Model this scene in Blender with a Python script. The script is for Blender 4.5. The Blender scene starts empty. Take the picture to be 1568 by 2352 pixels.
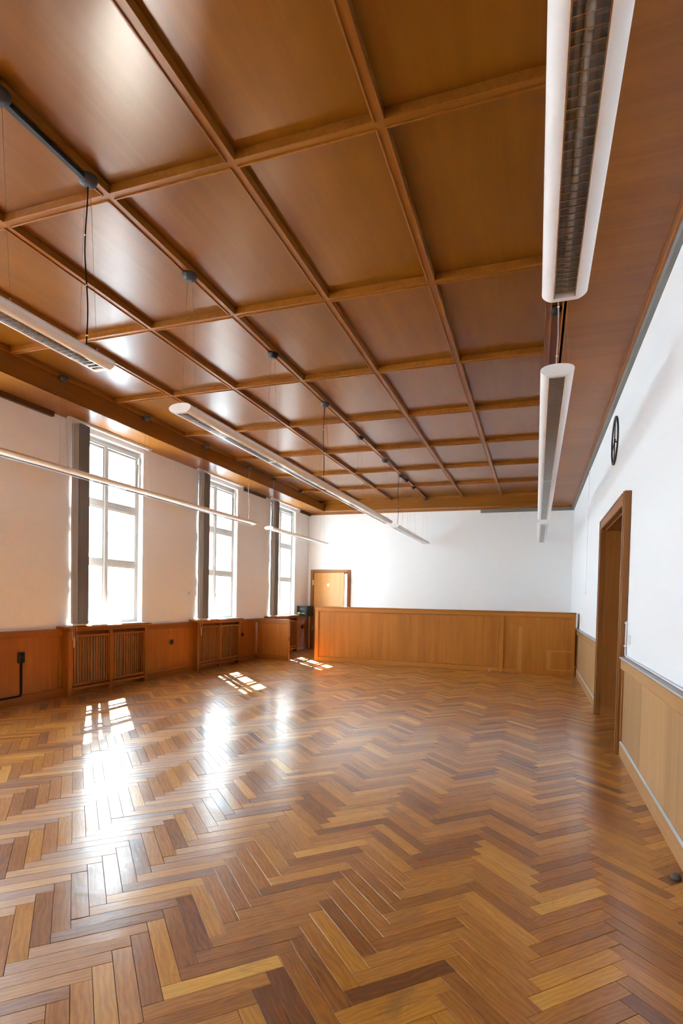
import bpy, math, random
from mathutils import Vector, Matrix
random.seed(7)
S = bpy.context.scene
COL = S.collection

# ------------------------------------------------------------------ camera
FPX, YAW, PITCH, ROLL, SX, SY = 1272.24, 0.3314, -0.0287, 0.0207, 7.65, 237.48
CAM = Vector((0, 0, 1.37))
fw0 = Vector((-math.sin(YAW), math.cos(YAW), 0)); rt0 = Vector((math.cos(YAW), math.sin(YAW), 0)); up0 = Vector((0, 0, 1))
FWD = math.cos(PITCH) * fw0 + math.sin(PITCH) * up0
u2 = -math.sin(PITCH) * fw0 + math.cos(PITCH) * up0
RGT = math.cos(ROLL) * rt0 + math.sin(ROLL) * u2
UPV = -math.sin(ROLL) * rt0 + math.cos(ROLL) * u2
cd = bpy.data.cameras.new('camera'); cam = bpy.data.objects.new('camera', cd); COL.objects.link(cam)
cd.sensor_fit = 'HORIZONTAL'; cd.sensor_width = 36; cd.lens = FPX / 1568 * 36
cd.shift_x = -SX / 1568; cd.shift_y = SY / 1568; cd.clip_start = 0.05; cd.clip_end = 300
m = Matrix((RGT, UPV, -FWD)).transposed().to_4x4(); m.translation = CAM
cam.matrix_world = m
S.camera = cam

def to_px(p):
    d = Vector(p) - CAM; z = d.dot(FWD)
    if z < 0.05: return None
    return (784 + SX + FPX * d.dot(RGT) / z, 1176 + SY - FPX * d.dot(UPV) / z)

# ------------------------------------------------------------------ light
w = bpy.data.worlds.new('sky'); S.world = w; w.use_nodes = True
bg = w.node_tree.nodes['Background']; bg.inputs[0].default_value = (0.68, 0.86, 1, 1); bg.inputs[1].default_value = 11.0
sl = bpy.data.lights.new('sun_offscreen', 'SUN'); so = bpy.data.objects.new('sun_offscreen', sl); COL.objects.link(so)
sl.energy = 95; sl.angle = 0.0093; sl.color = (1, 0.95, 0.86)
so.rotation_euler = Vector((1, -1.06, -1.425)).to_track_quat('-Z', 'Y').to_euler()
so.location = (-12, 12, 12)
vs = S.view_settings
vs.view_transform = 'Standard'; vs.look = 'None'; vs.exposure = 1.40; vs.gamma = 1.0; vs.use_curve_mapping = False
cy = S.cycles
cy.max_bounces = 14; cy.diffuse_bounces = 7; cy.glossy_bounces = 5; cy.transparent_max_bounces = 16
cy.caustics_reflective = False; cy.caustics_refractive = False; cy.use_denoising = True
cy.sample_clamp_indirect = 12

# ------------------------------------------------------------------ materials
def newmat(name):
    mt = bpy.data.materials.new(name); mt.use_nodes = True
    nt = mt.node_tree; return mt, nt, nt.nodes['Principled BSDF'], nt.nodes, nt.links

def plain(name, col, rough=.5, metal=0., bump=0., bscale=60, spec=.5):
    mt, nt, b, N, L = newmat(name)
    b.inputs['Roughness'].default_value = rough; b.inputs['Metallic'].default_value = metal
    b.inputs['Specular IOR Level'].default_value = spec
    n = N.new('ShaderNodeTexNoise'); n.inputs['Scale'].default_value = bscale; n.inputs['Detail'].default_value = 4
    g = N.new('ShaderNodeNewGeometry'); L.new(g.outputs['Position'], n.inputs['Vector'])
    mx = N.new('ShaderNodeMix'); mx.data_type = 'RGBA'
    mx.inputs[6].default_value = (*[c * .94 for c in col], 1); mx.inputs[7].default_value = (*col, 1)
    L.new(n.outputs['Fac'], mx.inputs[0]); L.new(mx.outputs[2], b.inputs['Base Color'])
    if bump:
        bp = N.new('ShaderNodeBump'); bp.inputs['Strength'].default_value = bump; bp.inputs['Distance'].default_value = .01
        L.new(n.outputs['Fac'], bp.inputs['Height']); L.new(bp.outputs['Normal'], b.inputs['Normal'])
    return mt

def wood(name, axis, dark, mid, light, rough=.38, fine=26., band=3.2, bump=.05, coat=0., wave=0., vary=.25, extra=None, spec=.3, patch=0.):
    mt, nt, b, N, L = newmat(name)
    g = N.new('ShaderNodeNewGeometry'); oi = N.new('ShaderNodeObjectInfo')
    sc = N.new('ShaderNodeVectorMath'); sc.operation = 'SCALE'; sc.inputs[0].default_value = (37, 91, 53)
    L.new(oi.outputs['Random'], sc.inputs['Scale'])
    ad = N.new('ShaderNodeVectorMath'); ad.operation = 'ADD'
    L.new(g.outputs['Position'], ad.inputs[0]); L.new(sc.outputs[0], ad.inputs[1])
    mp = N.new('ShaderNodeMapping'); mp.inputs['Scale'].default_value = [(.05 if a == axis else 1) for a in 'xyz']
    L.new(ad.outputs[0], mp.inputs['Vector'])
    n1 = N.new('ShaderNodeTexNoise'); n1.inputs['Scale'].default_value = fine; n1.inputs['Detail'].default_value = 8; n1.inputs['Roughness'].default_value = .65; n1.inputs['Distortion'].default_value = .4
    n2 = N.new('ShaderNodeTexNoise'); n2.inputs['Scale'].default_value = band; n2.inputs['Detail'].default_value = 4; n2.inputs['Distortion'].default_value = .6
    n3 = N.new('ShaderNodeTexNoise'); n3.inputs['Scale'].default_value = 1.3; n3.inputs['Detail'].default_value = 3
    L.new(mp.outputs[0], n1.inputs['Vector']); L.new(mp.outputs[0], n2.inputs['Vector']); L.new(ad.outputs[0], n3.inputs['Vector'])
    def mth(op, a, b_, v=None):
        x = N.new('ShaderNodeMath'); x.operation = op
        for i, q in enumerate((a, b_)):
            if q is None: continue
            if isinstance(q, (int, float)): x.inputs[i].default_value = q
            else: L.new(q, x.inputs[i])
        return x.outputs[0]
    f = mth('ADD', mth('MULTIPLY', n1.outputs['Fac'], .5), mth('ADD', mth('MULTIPLY', n2.outputs['Fac'], .35), mth('MULTIPLY', n3.outputs['Fac'], .15)))
    cr = N.new('ShaderNodeValToRGB'); e = cr.color_ramp.elements
    e[0].position = .27; e[0].color = (*dark, 1); e[1].position = .73; e[1].color = (*light, 1)
    k = e.new(.5); k.color = (*mid, 1)
    L.new(f, cr.inputs[0])
    hs = N.new('ShaderNodeHueSaturation')
    L.new(mth('ADD', mth('MULTIPLY', oi.outputs['Random'], vary), 1 - vary / 2), hs.inputs['Value'])
    L.new(cr.outputs[0], hs.inputs['Color'])
    out = hs.outputs[0]
    if extra: out = extra(N, L, g, out, mth)
    L.new(out, b.inputs['Base Color'])
    ro_ = mth('ADD', mth('MULTIPLY', n1.outputs['Fac'], .06), rough - .03)
    if patch:
        n7 = N.new('ShaderNodeTexNoise'); n7.inputs['Scale'].default_value = 7; n7.inputs['Detail'].default_value = 9; n7.inputs['Roughness'].default_value = .7; n7.inputs['Distortion'].default_value = .7
        mp7 = N.new('ShaderNodeMapping'); mp7.inputs['Scale'].default_value = [(.3 if a == axis else 1) for a in 'xyz']
        L.new(ad.outputs[0], mp7.inputs['Vector']); L.new(mp7.outputs[0], n7.inputs['Vector'])
        pr_ = N.new('ShaderNodeMapRange'); pr_.inputs[1].default_value = .42; pr_.inputs[2].default_value = .68; pr_.inputs[3].default_value = -patch * .35; pr_.inputs[4].default_value = patch
        L.new(n7.outputs['Fac'], pr_.inputs[0]); ro_ = mth('ADD', ro_, pr_.outputs[0])
        L.new(mth('ADD', pr_.outputs[0], .19), b.inputs['Coat Roughness'])
    L.new(ro_, b.inputs['Roughness'])
    bp = N.new('ShaderNodeBump'); bp.inputs['Strength'].default_value = bump; bp.inputs['Distance'].default_value = .004
    L.new(n1.outputs['Fac'], bp.inputs['Height'])
    nrm = bp.outputs['Normal']
    if wave:
        n4 = N.new('ShaderNodeTexNoise'); n4.inputs['Scale'].default_value = 7; n4.inputs['Detail'].default_value = 2
        mp4 = N.new('ShaderNodeMapping'); mp4.inputs['Scale'].default_value = [(.3 if a == axis else 1) for a in 'xyz']
        L.new(ad.outputs[0], mp4.inputs['Vector']); L.new(mp4.outputs[0], n4.inputs['Vector'])
        b2 = N.new('ShaderNodeBump'); b2.inputs['Strength'].default_value = wave; b2.inputs['Distance'].default_value = .02
        L.new(n4.outputs['Fac'], b2.inputs['Height']); L.new(nrm, b2.inputs['Normal']); nrm = b2.outputs['Normal']
    L.new(nrm, b.inputs['Normal'])
    b.inputs['Specular IOR Level'].default_value = spec
    b.inputs['Coat Weight'].default_value = coat; b.inputs['Coat Roughness'].default_value = .22
    return mt

D_, M_, L_ = (.17, .047, .004), (.30, .094, .009), (.42, .15, .02)
M = {}
for a in 'xyz':
    M['wood_' + a] = wood('warm_oak_' + a, a, D_, M_, L_, rough=.36)
M['ceil'] = wood('ceiling_veneer', 'y', (.143, .046, .0018), (.19, .064, .0025), (.245, .088, .005), rough=.30, fine=14, band=1.6, bump=.012, coat=.3, wave=.015, vary=.18)
M['rib_x'] = wood('ceiling_rib_x', 'x', (.16, .05, .004), (.27, .092, .009), (.37, .14, .02), rough=.34)
M['rib_y'] = wood('ceiling_rib_y', 'y', (.16, .05, .004), (.27, .092, .009), (.37, .14, .02), rough=.34)
M['soffit'] = wood('soffit_veneer', 'y', (.15, .048, .003), (.24, .080, .006), (.32, .118, .012), rough=.33, fine=16, band=2)
M['soffit_x'] = wood('soffit_veneer_cross', 'x', (.15, .048, .003), (.24, .080, .006), (.32, .118, .012), rough=.33, fine=16, band=2)
M['dark_y'] = wood('dark_stained_wood', 'y', (.05, .016, .004), (.08, .028, .007), (.11, .042, .012), rough=.4)
M['left'] = wood('window_wall_veneer', 'z', (.22, .062, .008), (.34, .105, .014), (.44, .155, .026), rough=.3, fine=18, band=2.4)
M['right'] = wood('sun_faded_veneer', 'z', (.36, .19, .075), (.46, .26, .11), (.55, .33, .15), rough=.45, fine=18, band=3.5)
M['right_y'] = wood('sun_faded_rail', 'y', (.34, .17, .06), (.44, .235, .09), (.52, .30, .13), rough=.45)
M['jamb'] = wood('doorway_lining', 'z', (.20, .075, .016), (.27, .105, .022), (.33, .14, .032), rough=.4)
M['casing'] = wood('doorway_casing', 'z', (.20, .075, .016), (.27, .105, .022), (.33, .14, .032), rough=.4)
M['casing_y'] = wood('doorway_casing_head', 'y', (.20, .075, .016), (.27, .105, .022), (.33, .14, .032), rough=.4)

def ghost(N, L, g, col, mth):      # unfaded outlines left where fittings were removed from the counter front
    sp = N.new('ShaderNodeSeparateXYZ'); L.new(g.outputs['Position'], sp.inputs[0])
    def inside(v, lo, hi):
        return mth('MULTIPLY', mth('GREATER_THAN', v, lo), mth('LESS_THAN', v, hi))
    def rect(x0, x1, z0, z1):
        return mth('MULTIPLY', inside(sp.outputs[0], x0, x1), inside(sp.outputs[2], z0, z1))
    r = mth('MAXIMUM', rect(-.313, -.235, .02, .905), mth('MAXIMUM', rect(.222, .70, .445, .475), rect(.222, .30, .10, .475)))
    r = mth('MAXIMUM', r, rect(.30, .70, .085, .11))
    mx = N.new('ShaderNodeMix'); mx.data_type = 'RGBA'; mx.inputs[7].default_value = (.52, .235, .06, 1)
    L.new(mth('MULTIPLY', r, .6), mx.inputs[0]); L.new(col, mx.inputs[6])
    return mx.outputs[2]
M['counter'] = wood('counter_veneer', 'z', (.30, .092, .010), (.42, .145, .016), (.52, .205, .03), rough=.4, fine=16, band=4, vary=.04, extra=ghost, spec=.25)
M['counter_x'] = wood('counter_rail', 'x', (.31, .10, .010), (.42, .15, .017), (.52, .21, .03), rough=.4)
M['door'] = wood('door_veneer', 'z', (.38, .16, .04), (.48, .22, .062), (.56, .28, .09), rough=.4, fine=14, band=2)

M['plaster'] = plain('white_plaster', (.86, .86, .86), .75, bump=.04, bscale=140)
M['white'] = plain('white_enamel', (.80, .80, .79), .32)
M['lampwhite'] = plain('lamp_white', (.82, .82, .82), .32)
M['frame'] = plain('window_white_paint', (.58, .58, .57), .4)
M['metal'] = plain('polished_aluminium', (.78, .78, .77), .12, 1.)
M['steel'] = plain('dull_steel', (.5, .5, .5), .35, 1.)
M['wire'] = plain('suspension_wire', (.16, .11, .07), .5)
M['tube'] = plain('fluorescent_tube_glass', (.85, .84, .80), .25)
M['dome'] = plain('grey_canopy', (.04, .036, .04), .5, spec=.3)
M['black'] = plain('black_plastic', (.008, .008, .008), .5, spec=.25)
M['brown'] = plain('dark_bakelite', (.02, .014, .010), .3)
M['iron'] = plain('black_iron', (.018, .018, .016), .5, bump=.3, bscale=90)
M['greystrip'] = plain('grey_primer', (.20, .205, .19), .6)
M['dust'] = plain('dusty_ledge', (.45, .44, .43), .7)
M['blind'] = plain('grey_blind_fabric', (.32, .325, .33), .7)
M['cord'] = plain('cream_cord', (.7, .62, .45), .6)
M['cable'] = plain('grey_cable', (.35, .35, .36), .5)
M['beech'] = plain('beech_toggle', (.62, .36, .12), .45)
M['brass'] = plain('brass_hinge', (.62, .46, .2), .3, 1.)
M['sub'] = plain('dark_subfloor', (.02, .014, .01), .8)
M['radiator'] = plain('radiator_paint', (.45, .41, .34), .5)
M['boxmetal'] = plain('black_box_metal', (.012, .012, .012), .7, spec=.2)
M['green'] = plain('green_label', (.02, .16, .05), .5)
M['yellow'] = plain('yellow_sticker', (.75, .62, .18), .5)
M['sill'] = plain('white_sill', (.6, .6, .59), .4)
M['gravel'] = plain('grey_lump', (.13, .12, .12), .7)

def glassmat():
    mt, nt, b, N, L = newmat('window_glass')
    N.remove(b); o = N['Material Output']
    t = N.new('ShaderNodeBsdfTransparent'); t.inputs[0].default_value = (.97, .98, .98, 1)
    gl = N.new('ShaderNodeBsdfGlossy'); gl.inputs['Roughness'].default_value = .03
    lw = N.new('ShaderNodeLayerWeight'); lw.inputs['Blend'].default_value = .5
    pw = N.new('ShaderNodeMath'); pw.operation = 'POWER'; L.new(lw.outputs['Facing'], pw.inputs[0]); pw.inputs[1].default_value = 5.
    fr = N.new('ShaderNodeMath'); fr.operation = 'MULTIPLY_ADD'; L.new(pw.outputs[0], fr.inputs[0]); fr.inputs[1].default_value = .9; fr.inputs[2].default_value = .04
    mx = N.new('ShaderNodeMixShader'); L.new(fr.outputs[0], mx.inputs[0]); L.new(t.outputs[0], mx.inputs[1]); L.new(gl.outputs[0], mx.inputs[2])
    L.new(mx.outputs[0], o.inputs[0]); return mt
M['glass'] = glassmat()

def parquet():
    mt, nt, b, N, L = newmat('oak_parquet')
    def mth(op, a, b_):
        x = N.new('ShaderNodeMath'); x.operation = op
        for i, q in enumerate((a, b_)):
            if isinstance(q, (int, float)): x.inputs[i].default_value = q
            else: L.new(q, x.inputs[i])
        return x.outputs[0]
    at = N.new('ShaderNodeAttribute'); at.attribute_type = 'OBJECT'; at.attribute_name = 'tone'
    ag = N.new('ShaderNodeAttribute'); ag.attribute_type = 'GEOMETRY'; ag.attribute_name = 'tone'
    bt = N.new('ShaderNodeAttribute'); bt.attribute_type = 'OBJECT'; bt.attribute_name = 'seed'
    bgm = N.new('ShaderNodeAttribute'); bgm.attribute_type = 'GEOMETRY'; bgm.attribute_name = 'seed'
    tone = mth('ADD', at.outputs['Fac'], ag.outputs['Fac']); seed = mth('ADD', bt.outputs['Fac'], bgm.outputs['Fac'])
    uv = N.new('ShaderNodeUVMap'); uv.uv_map = 'grain'
    cb = N.new('ShaderNodeCombineXYZ'); L.new(mth('MULTIPLY', seed, 61.), cb.inputs[2]); L.new(mth('MULTIPLY', seed, 17.), cb.inputs[0])
    ad = N.new('ShaderNodeVectorMath'); ad.operation = 'ADD'; L.new(uv.outputs[0], ad.inputs[0]); L.new(cb.outputs[0], ad.inputs[1])
    mp = N.new('ShaderNodeMapping'); mp.inputs['Scale'].default_value = (.12, 1, 1); L.new(ad.outputs[0], mp.inputs[0])
    n1 = N.new('ShaderNodeTexNoise'); n1.inputs['Scale'].default_value = 70; n1.inputs['Detail'].default_value = 6; n1.inputs['Distortion'].default_value = .5
    wv = N.new('ShaderNodeTexWave'); wv.inputs['Scale'].default_value = 14; wv.inputs['Distortion'].default_value = 11; wv.inputs['Detail'].default_value = 3; wv.inputs['Detail Scale'].default_value = 1.3; wv.bands_direction = 'Y'
    mp2 = N.new('ShaderNodeMapping'); mp2.inputs['Scale'].default_value = (.3, 1, 1); L.new(ad.outputs[0], mp2.inputs[0])
    L.new(mp.outputs[0], n1.inputs['Vector']); L.new(mp2.outputs[0], wv.inputs['Vector'])
    g = N.new('ShaderNodeNewGeometry')
    n2 = N.new('ShaderNodeTexNoise'); n2.inputs['Scale'].default_value = .9; n2.inputs['Detail'].default_value = 5; L.new(g.outputs['Position'], n2.inputs['Vector'])
    cr = N.new('ShaderNodeValToRGB'); e = cr.color_ramp.elements
    e[0].position = 0; e[0].color = (.15, .042, .003, 1); e[1].position = 1; e[1].color = (.86, .50, .09, 1)
    k = e.new(.35); k.color = (.40, .145, .012, 1); k = e.new(.7); k.color = (.66, .305, .034, 1)
    f = mth('ADD', mth('MULTIPLY', tone, .85), mth('ADD', mth('MULTIPLY', mth('SUBTRACT', n1.outputs['Fac'], .5), .35), mth('MULTIPLY', mth('SUBTRACT', wv.outputs['Fac'], .5), .13)))
    f = mth('ADD', f, mth('MULTIPLY', mth('SUBTRACT', n2.outputs['Fac'], .5), .35))
    L.new(f, cr.inputs[0])
    n6 = N.new('ShaderNodeTexNoise'); n6.inputs['Scale'].default_value = 1.7; n6.inputs['Detail'].default_value = 8; n6.inputs['Roughness'].default_value = .72; n6.inputs['Distortion'].default_value = .8; L.new(g.outputs['Position'], n6.inputs['Vector'])
    wr_ = N.new('ShaderNodeValToRGB'); wr_.color_ramp.elements[0].position = .56; wr_.color_ramp.elements[1].position = .74; L.new(n6.outputs['Fac'], wr_.inputs[0])
    wm = N.new('ShaderNodeMix'); wm.data_type = 'RGBA'; wm.inputs[7].default_value = (.085, .055, .04, 1)
    L.new(mth('MULTIPLY', wr_.outputs[0], .55), wm.inputs[0]); L.new(cr.outputs[0], wm.inputs[6]); L.new(wm.outputs[2], b.inputs['Base Color'])
    n3 = N.new('ShaderNodeTexNoise'); n3.inputs['Scale'].default_value = 2.6; n3.inputs['Detail'].default_value = 7; n3.inputs['Roughness'].default_value = .7; L.new(g.outputs['Position'], n3.inputs['Vector'])
    r = mth('ADD', mth('MULTIPLY', n3.outputs['Fac'], .34), .16)
    L.new(mth('ADD', r, mth('MULTIPLY', n1.outputs['Fac'], .08)), b.inputs['Roughness'])
    n5 = N.new('ShaderNodeTexNoise'); n5.inputs['Scale'].default_value = 9; n5.inputs['Detail'].default_value = 3; L.new(g.outputs['Position'], n5.inputs['Vector'])
    b1 = N.new('ShaderNodeBump'); b1.inputs['Strength'].default_value = .10; b1.inputs['Distance'].default_value = .003; L.new(n1.outputs['Fac'], b1.inputs['Height'])
    b2 = N.new('ShaderNodeBump'); b2.inputs['Strength'].default_value = .16; b2.inputs['Distance'].default_value = .012; L.new(n5.outputs['Fac'], b2.inputs['Height']); L.new(b1.outputs[0], b2.inputs['Normal'])
    L.new(b2.outputs[0], b.inputs['Normal'])
    tg = N.new('ShaderNodeTangent'); tg.direction_type = 'UV_MAP'; tg.uv_map = 'grain'; L.new(tg.outputs[0], b.inputs['Tangent']); b.inputs['Anisotropic'].default_value = .55
    b.inputs['Specular IOR Level'].default_value = .75
    b.inputs['Coat Weight'].default_value = 1.; L.new(mth('ADD', mth('MULTIPLY', n3.outputs['Fac'], .26), .06), b.inputs['Coat Roughness']); L.new(b2.outputs[0], b.inputs['Coat Normal'])
    return mt
M['parquet'] = parquet()

# ------------------------------------------------------------------ builders
WORLD = {}
def setw(o, loc, parent):
    pw = WORLD[parent.name] if parent else Vector((0, 0, 0))
    o.location = Vector(loc) - pw
    if parent: o.parent = parent
    WORLD[o.name] = Vector(loc)

class MB:
    def __init__(s): s.v = []; s.f = []; s.smooth = set()
    def box(s, x0, x1, y0, y1, z0, z1):
        n = len(s.v)
        s.v += [(x, y, z) for z in (z0, z1) for x, y in ((x0, y0), (x1, y0), (x1, y1), (x0, y1))]
        s.f += [tuple(n + i for i in q) for q in ((3, 2, 1, 0), (4, 5, 6, 7), (0, 1, 5, 4), (1, 2, 6, 5), (2, 3, 7, 6), (3, 0, 4, 7))]
        return s
    def cbox(s, x0, x1, y0, y1, z0, z1, c=.004):   # box with every edge chamfered
        n = len(s.v); c = min(c, (x1 - x0) * .4, (y1 - y0) * .4, (z1 - z0) * .4)
        idx = {}
        for i, (X, dx) in enumerate(((x0, c), (x1, -c))):
            for j, (Y, dy) in enumerate(((y0, c), (y1, -c))):
                for k, (Z, dz) in enumerate(((z0, c), (z1, -c))):
                    for a, p in enumerate(((X, Y + dy, Z + dz), (X + dx, Y, Z + dz), (X + dx, Y + dy, Z))):
                        idx[i, j, k, a] = len(s.v); s.v.append(p)
        q = lambda *l: s.f.append(tuple(idx[t] for t in l))
        q((0,0,0,0),(0,0,1,0),(0,1,1,0),(0,1,0,0)); q((1,0,0,0),(1,1,0,0),(1,1,1,0),(1,0,1,0))
        q((0,0,0,1),(1,0,0,1),(1,0,1,1),(0,0,1,1)); q((0,1,0,1),(0,1,1,1),(1,1,1,1),(1,1,0,1))
        q((0,0,0,2),(0,1,0,2),(1,1,0,2),(1,0,0,2)); q((0,0,1,2),(1,0,1,2),(1,1,1,2),(0,1,1,2))
        for k in (0, 1):
            for j in (0, 1): q((0,j,k,1),(0,j,k,2),(1,j,k,2),(1,j,k,1)) if (j + k) % 2 else q((0,j,k,1),(1,j,k,1),(1,j,k,2),(0,j,k,2))
            for i in (0, 1): q((i,0,k,0),(i,1,k,0),(i,1,k,2),(i,0,k,2))
        for i in (0, 1):
            for j in (0, 1): q((i,j,0,0),(i,j,0,1),(i,j,1,1),(i,j,1,0))
        for i in (0, 1):
            for j in (0, 1):
                for k in (0, 1): q((i,j,k,0),(i,j,k,1),(i,j,k,2))
        return s
    def prism(s, prof, a0, a1, axis='y'):      # closed profile extruded along an axis; prof given in the two other axes in order
        n = len(s.v); k = len(prof)
        for a in (a0, a1):
            for p, q in prof:
                s.v.append({'x': (a, p, q), 'y': (p, a, q), 'z': (p, q, a)}[axis])
        s.f += [tuple(n + i for i in range(k)), tuple(n + k + i for i in reversed(range(k)))]
        s.f += [(n + i, n + k + i, n + k + (i + 1) % k, n + (i + 1) % k) for i in range(k)]
        return s
    def tube(s, pts, r, n=8, caps=True):
        pts = [Vector(p) for p in pts]; b = len(s.v); rr = r if isinstance(r, (list, tuple)) else [r] * len(pts)
        for i, p in enumerate(pts):
            t = (pts[min(i + 1, len(pts) - 1)] - pts[max(i - 1, 0)]).normalized()
            a = t.cross(Vector((0, 0, 1)) if abs(t.z) < .9 else Vector((1, 0, 0))).normalized(); c = t.cross(a)
            for j in range(n):
                an = 2 * math.pi * j / n; s.v.append(tuple(p + rr[i] * (math.cos(an) * a + math.sin(an) * c)))
        for i in range(len(pts) - 1):
            for j in range(n):
                s.smooth.add(len(s.f)); s.f.append((b + i * n + j, b + i * n + (j + 1) % n, b + (i + 1) * n + (j + 1) % n, b + (i + 1) * n + j))
        if caps:
            s.f.append(tuple(b + j for j in reversed(range(n)))); s.f.append(tuple(b + (len(pts) - 1) * n + j for j in range(n)))
        return s
    def lathe(s, c, prof, n=20, axis='z'):       # prof: (radius, height)
        b = len(s.v)
        for r, h in prof:
            for j in range(n):
                a = 2 * math.pi * j / n; u, v = r * math.cos(a), r * math.sin(a)
                s.v.append({'z': (c[0] + u, c[1] + v, c[2] + h), 'x': (c[0] + h, c[1] + u, c[2] + v), 'y': (c[0] + u, c[1] + h, c[2] + v)}[axis])
        for i in range(len(prof) - 1):
            for j in range(n):
                s.smooth.add(len(s.f)); s.f.append((b + i * n + j, b + i * n + (j + 1) % n, b + (i + 1) * n + (j + 1) % n, b + (i + 1) * n + j))
        s.f.append(tuple(b + j for j in range(n))); s.f.append(tuple(b + (len(prof) - 1) * n + j for j in range(n)))
        return s
    def build(s, name, mat, parent=None, kind=None, label=None):
        xs, ys, zs = zip(*s.v)
        o_ = Vector(((min(xs) + max(xs)) / 2, (min(ys) + max(ys)) / 2, min(zs)))
        me = bpy.data.meshes.new(name); me.from_pydata([tuple(Vector(p) - o_) for p in s.v], [], s.f)
        import bmesh
        bm = bmesh.new(); bm.from_mesh(me); bmesh.ops.recalc_face_normals(bm, faces=bm.faces); bm.to_mesh(me); bm.free()
        for i in s.smooth: me.polygons[i].use_smooth = True
        me.materials.append(M[mat]); me.update()
        o = bpy.data.objects.new(name, me); COL.objects.link(o); setw(o, o_, parent)
        if kind: o['kind'] = kind
        if label: o['label'] = label
        return o
def empty(name, loc, label=None, cat=None, group=None, kind=None):
    o = bpy.data.objects.new(name, None); COL.objects.link(o); o.empty_display_size = .1; setw(o, loc, None)
    tag(o, label, cat, group, kind); return o
def tag(o, label=None, cat=None, group=None, kind=None):
    for k, v in (('label', label), ('category', cat), ('group', group), ('kind', kind)):
        if v: o[k] = v
    return o
def share(src, loc, parent):     # another piece on the same mesh
    o = src.copy(); COL.objects.link(o); o.parent = None; setw(o, loc, parent); return o
def soft(o, a=28):
    for p in o.data.polygons: p.use_smooth = True
    o.data.set_sharp_from_angle(angle=math.radians(a))
def B(name, mat, parent, *b, c=.004, kind=None, label=None):
    return MB().cbox(*b, c=c).build(name, mat, parent, kind, label)

# ------------------------------------------------------------------ dimensions
XL, XR, YB, YF = -5.96, 0.79, 14.15, -4.2      # wall faces
ZS, ZR = 3.70, 3.912                            # soffit, rib underside
WIN = [5.90 + 2.955 * i for i in (-3, -2, -1, 0, 1, 2)]   # near edges of the window openings, 1.43 wide
WW, WZ0, WZ1 = 1.43, .95, 3.62

# ------------------------------------------------------------------ floor
floor = MB().box(XL - .45, XR + .6, YF - .3, YB + 1.9, -.10, -.014).build('floor', 'sub', None, 'structure')
floor['label'] = 'worn oak herringbone parquet floor'
PL, PW = .429, .0715
def block_verts(inset, bev, h):
    a, b_ = PL / 2 - inset, PW / 2 - inset
    v = [(x, y, z) for (aa, bb, z) in ((a, b_, -.012), (a, b_, -bev), (a - bev, b_ - bev, 0)) for x, y in ((-aa, -bb), (aa, -bb), (aa, bb), (-aa, bb))]
    f = [(8, 9, 10, 11)] + [(i, (i + 1) % 4, 4 + (i + 1) % 4, 4 + i) for i in range(4)] + [(4 + i, 4 + (i + 1) % 4, 8 + (i + 1) % 4, 8 + i) for i in range(4)]
    return v, f
BV, BF = block_verts(.0010, .0005, 0)
bme = bpy.data.meshes.new('parquet_block'); bme.from_pydata(BV, [], BF); bme.materials.append(M['parquet'])
uvl = bme.uv_layers.new(name='grain')
for lp in bme.loops: uvl.data[lp.index].uv = (BV[lp.vertex_index][0], BV[lp.vertex_index][1])
blocks = []
u_, v_ = Vector((1, 1)) / math.sqrt(2), Vector((-1, 1)) / math.sqrt(2)
OX, OY = .062, .03
rb = random.Random(3)
for mm in range(-14, 10):
    for k in range(-60, 200):
        for kind in (0, 1):
            if kind == 0: uc, vc = k + 12 * mm + 3, k + .5
            else: uc, vc = k + 6 + 12 * mm + .5, k - 5 + 3
            p = (uc * u_ + vc * v_) * PW + Vector((OX, OY))
            hall = -5.9 < p.x < -4.6 and YB - .3 < p.y < YB + 1.6
            door = .5 < p.x < 1.3 and 5.5 < p.y < 7.7
            if not ((XL - .12 < p.x < XR + .12 and YF - .1 < p.y < YB + .1) or hall or door): continue
            ang = math.pi / 4 if kind == 0 else 3 * math.pi / 4
            run = rb.random()
            tone = rb.gauss(.45, .17)
            if rb.random() < .08: tone += rb.choice((-.25, .25))
            blocks.append([p.x, p.y, ang, min(max(tone, .03), 1.), rb.random(), rb.gauss(0, .0045), rb.gauss(0, .0018), rb.uniform(-.0004, .0004)])
def vis_area(b):
    c, s_ = math.cos(b[2]), math.sin(b[2]); P = []
    for sx, sy in ((-1, -1), (1, -1), (1, 1), (-1, 1)):
        x, y = sx * PL / 2, sy * PW / 2
        q = to_px((b[0] + x * c - y * s_, b[1] + x * s_ + y * c, 0))
        if q is None: return 0
        P.append(q)
    cx, cy_ = sum(q[0] for q in P) / 4, sum(q[1] for q in P) / 4
    if not (-20 < cx < 1588 and 0 < cy_ < 2380): return 0
    return abs(sum(P[i][0] * P[(i + 1) % 4][1] - P[(i + 1) % 4][0] * P[i][1] for i in range(4))) / 2
blocks.sort(key=vis_area, reverse=True)
first = None
for b in blocks[:300]:
    o = bpy.data.objects.new('parquet_block', bme); COL.objects.link(o)
    o.rotation_euler = (b[5], b[6], b[2]); o['tone'] = b[3]; o['seed'] = b[4]; setw(o, (b[0], b[1], b[7]), floor)
SV, SF, SU, ST, SS = [], [], [], [], []
for b in blocks[300:]:
    n = len(SV); R = Matrix.Rotation(b[2], 3, 'Z') @ Matrix.Rotation(b[6], 3, 'Y') @ Matrix.Rotation(b[5], 3, 'X')
    for q in BV:
        t = R @ Vector(q); SV.append((t.x + b[0], t.y + b[1], t.z + b[7]))
    for f in BF:
        SF.append(tuple(n + i for i in f)); SU += [(BV[i][0], BV[i][1]) for i in f]; ST.append(b[3]); SS.append(b[4])
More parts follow.
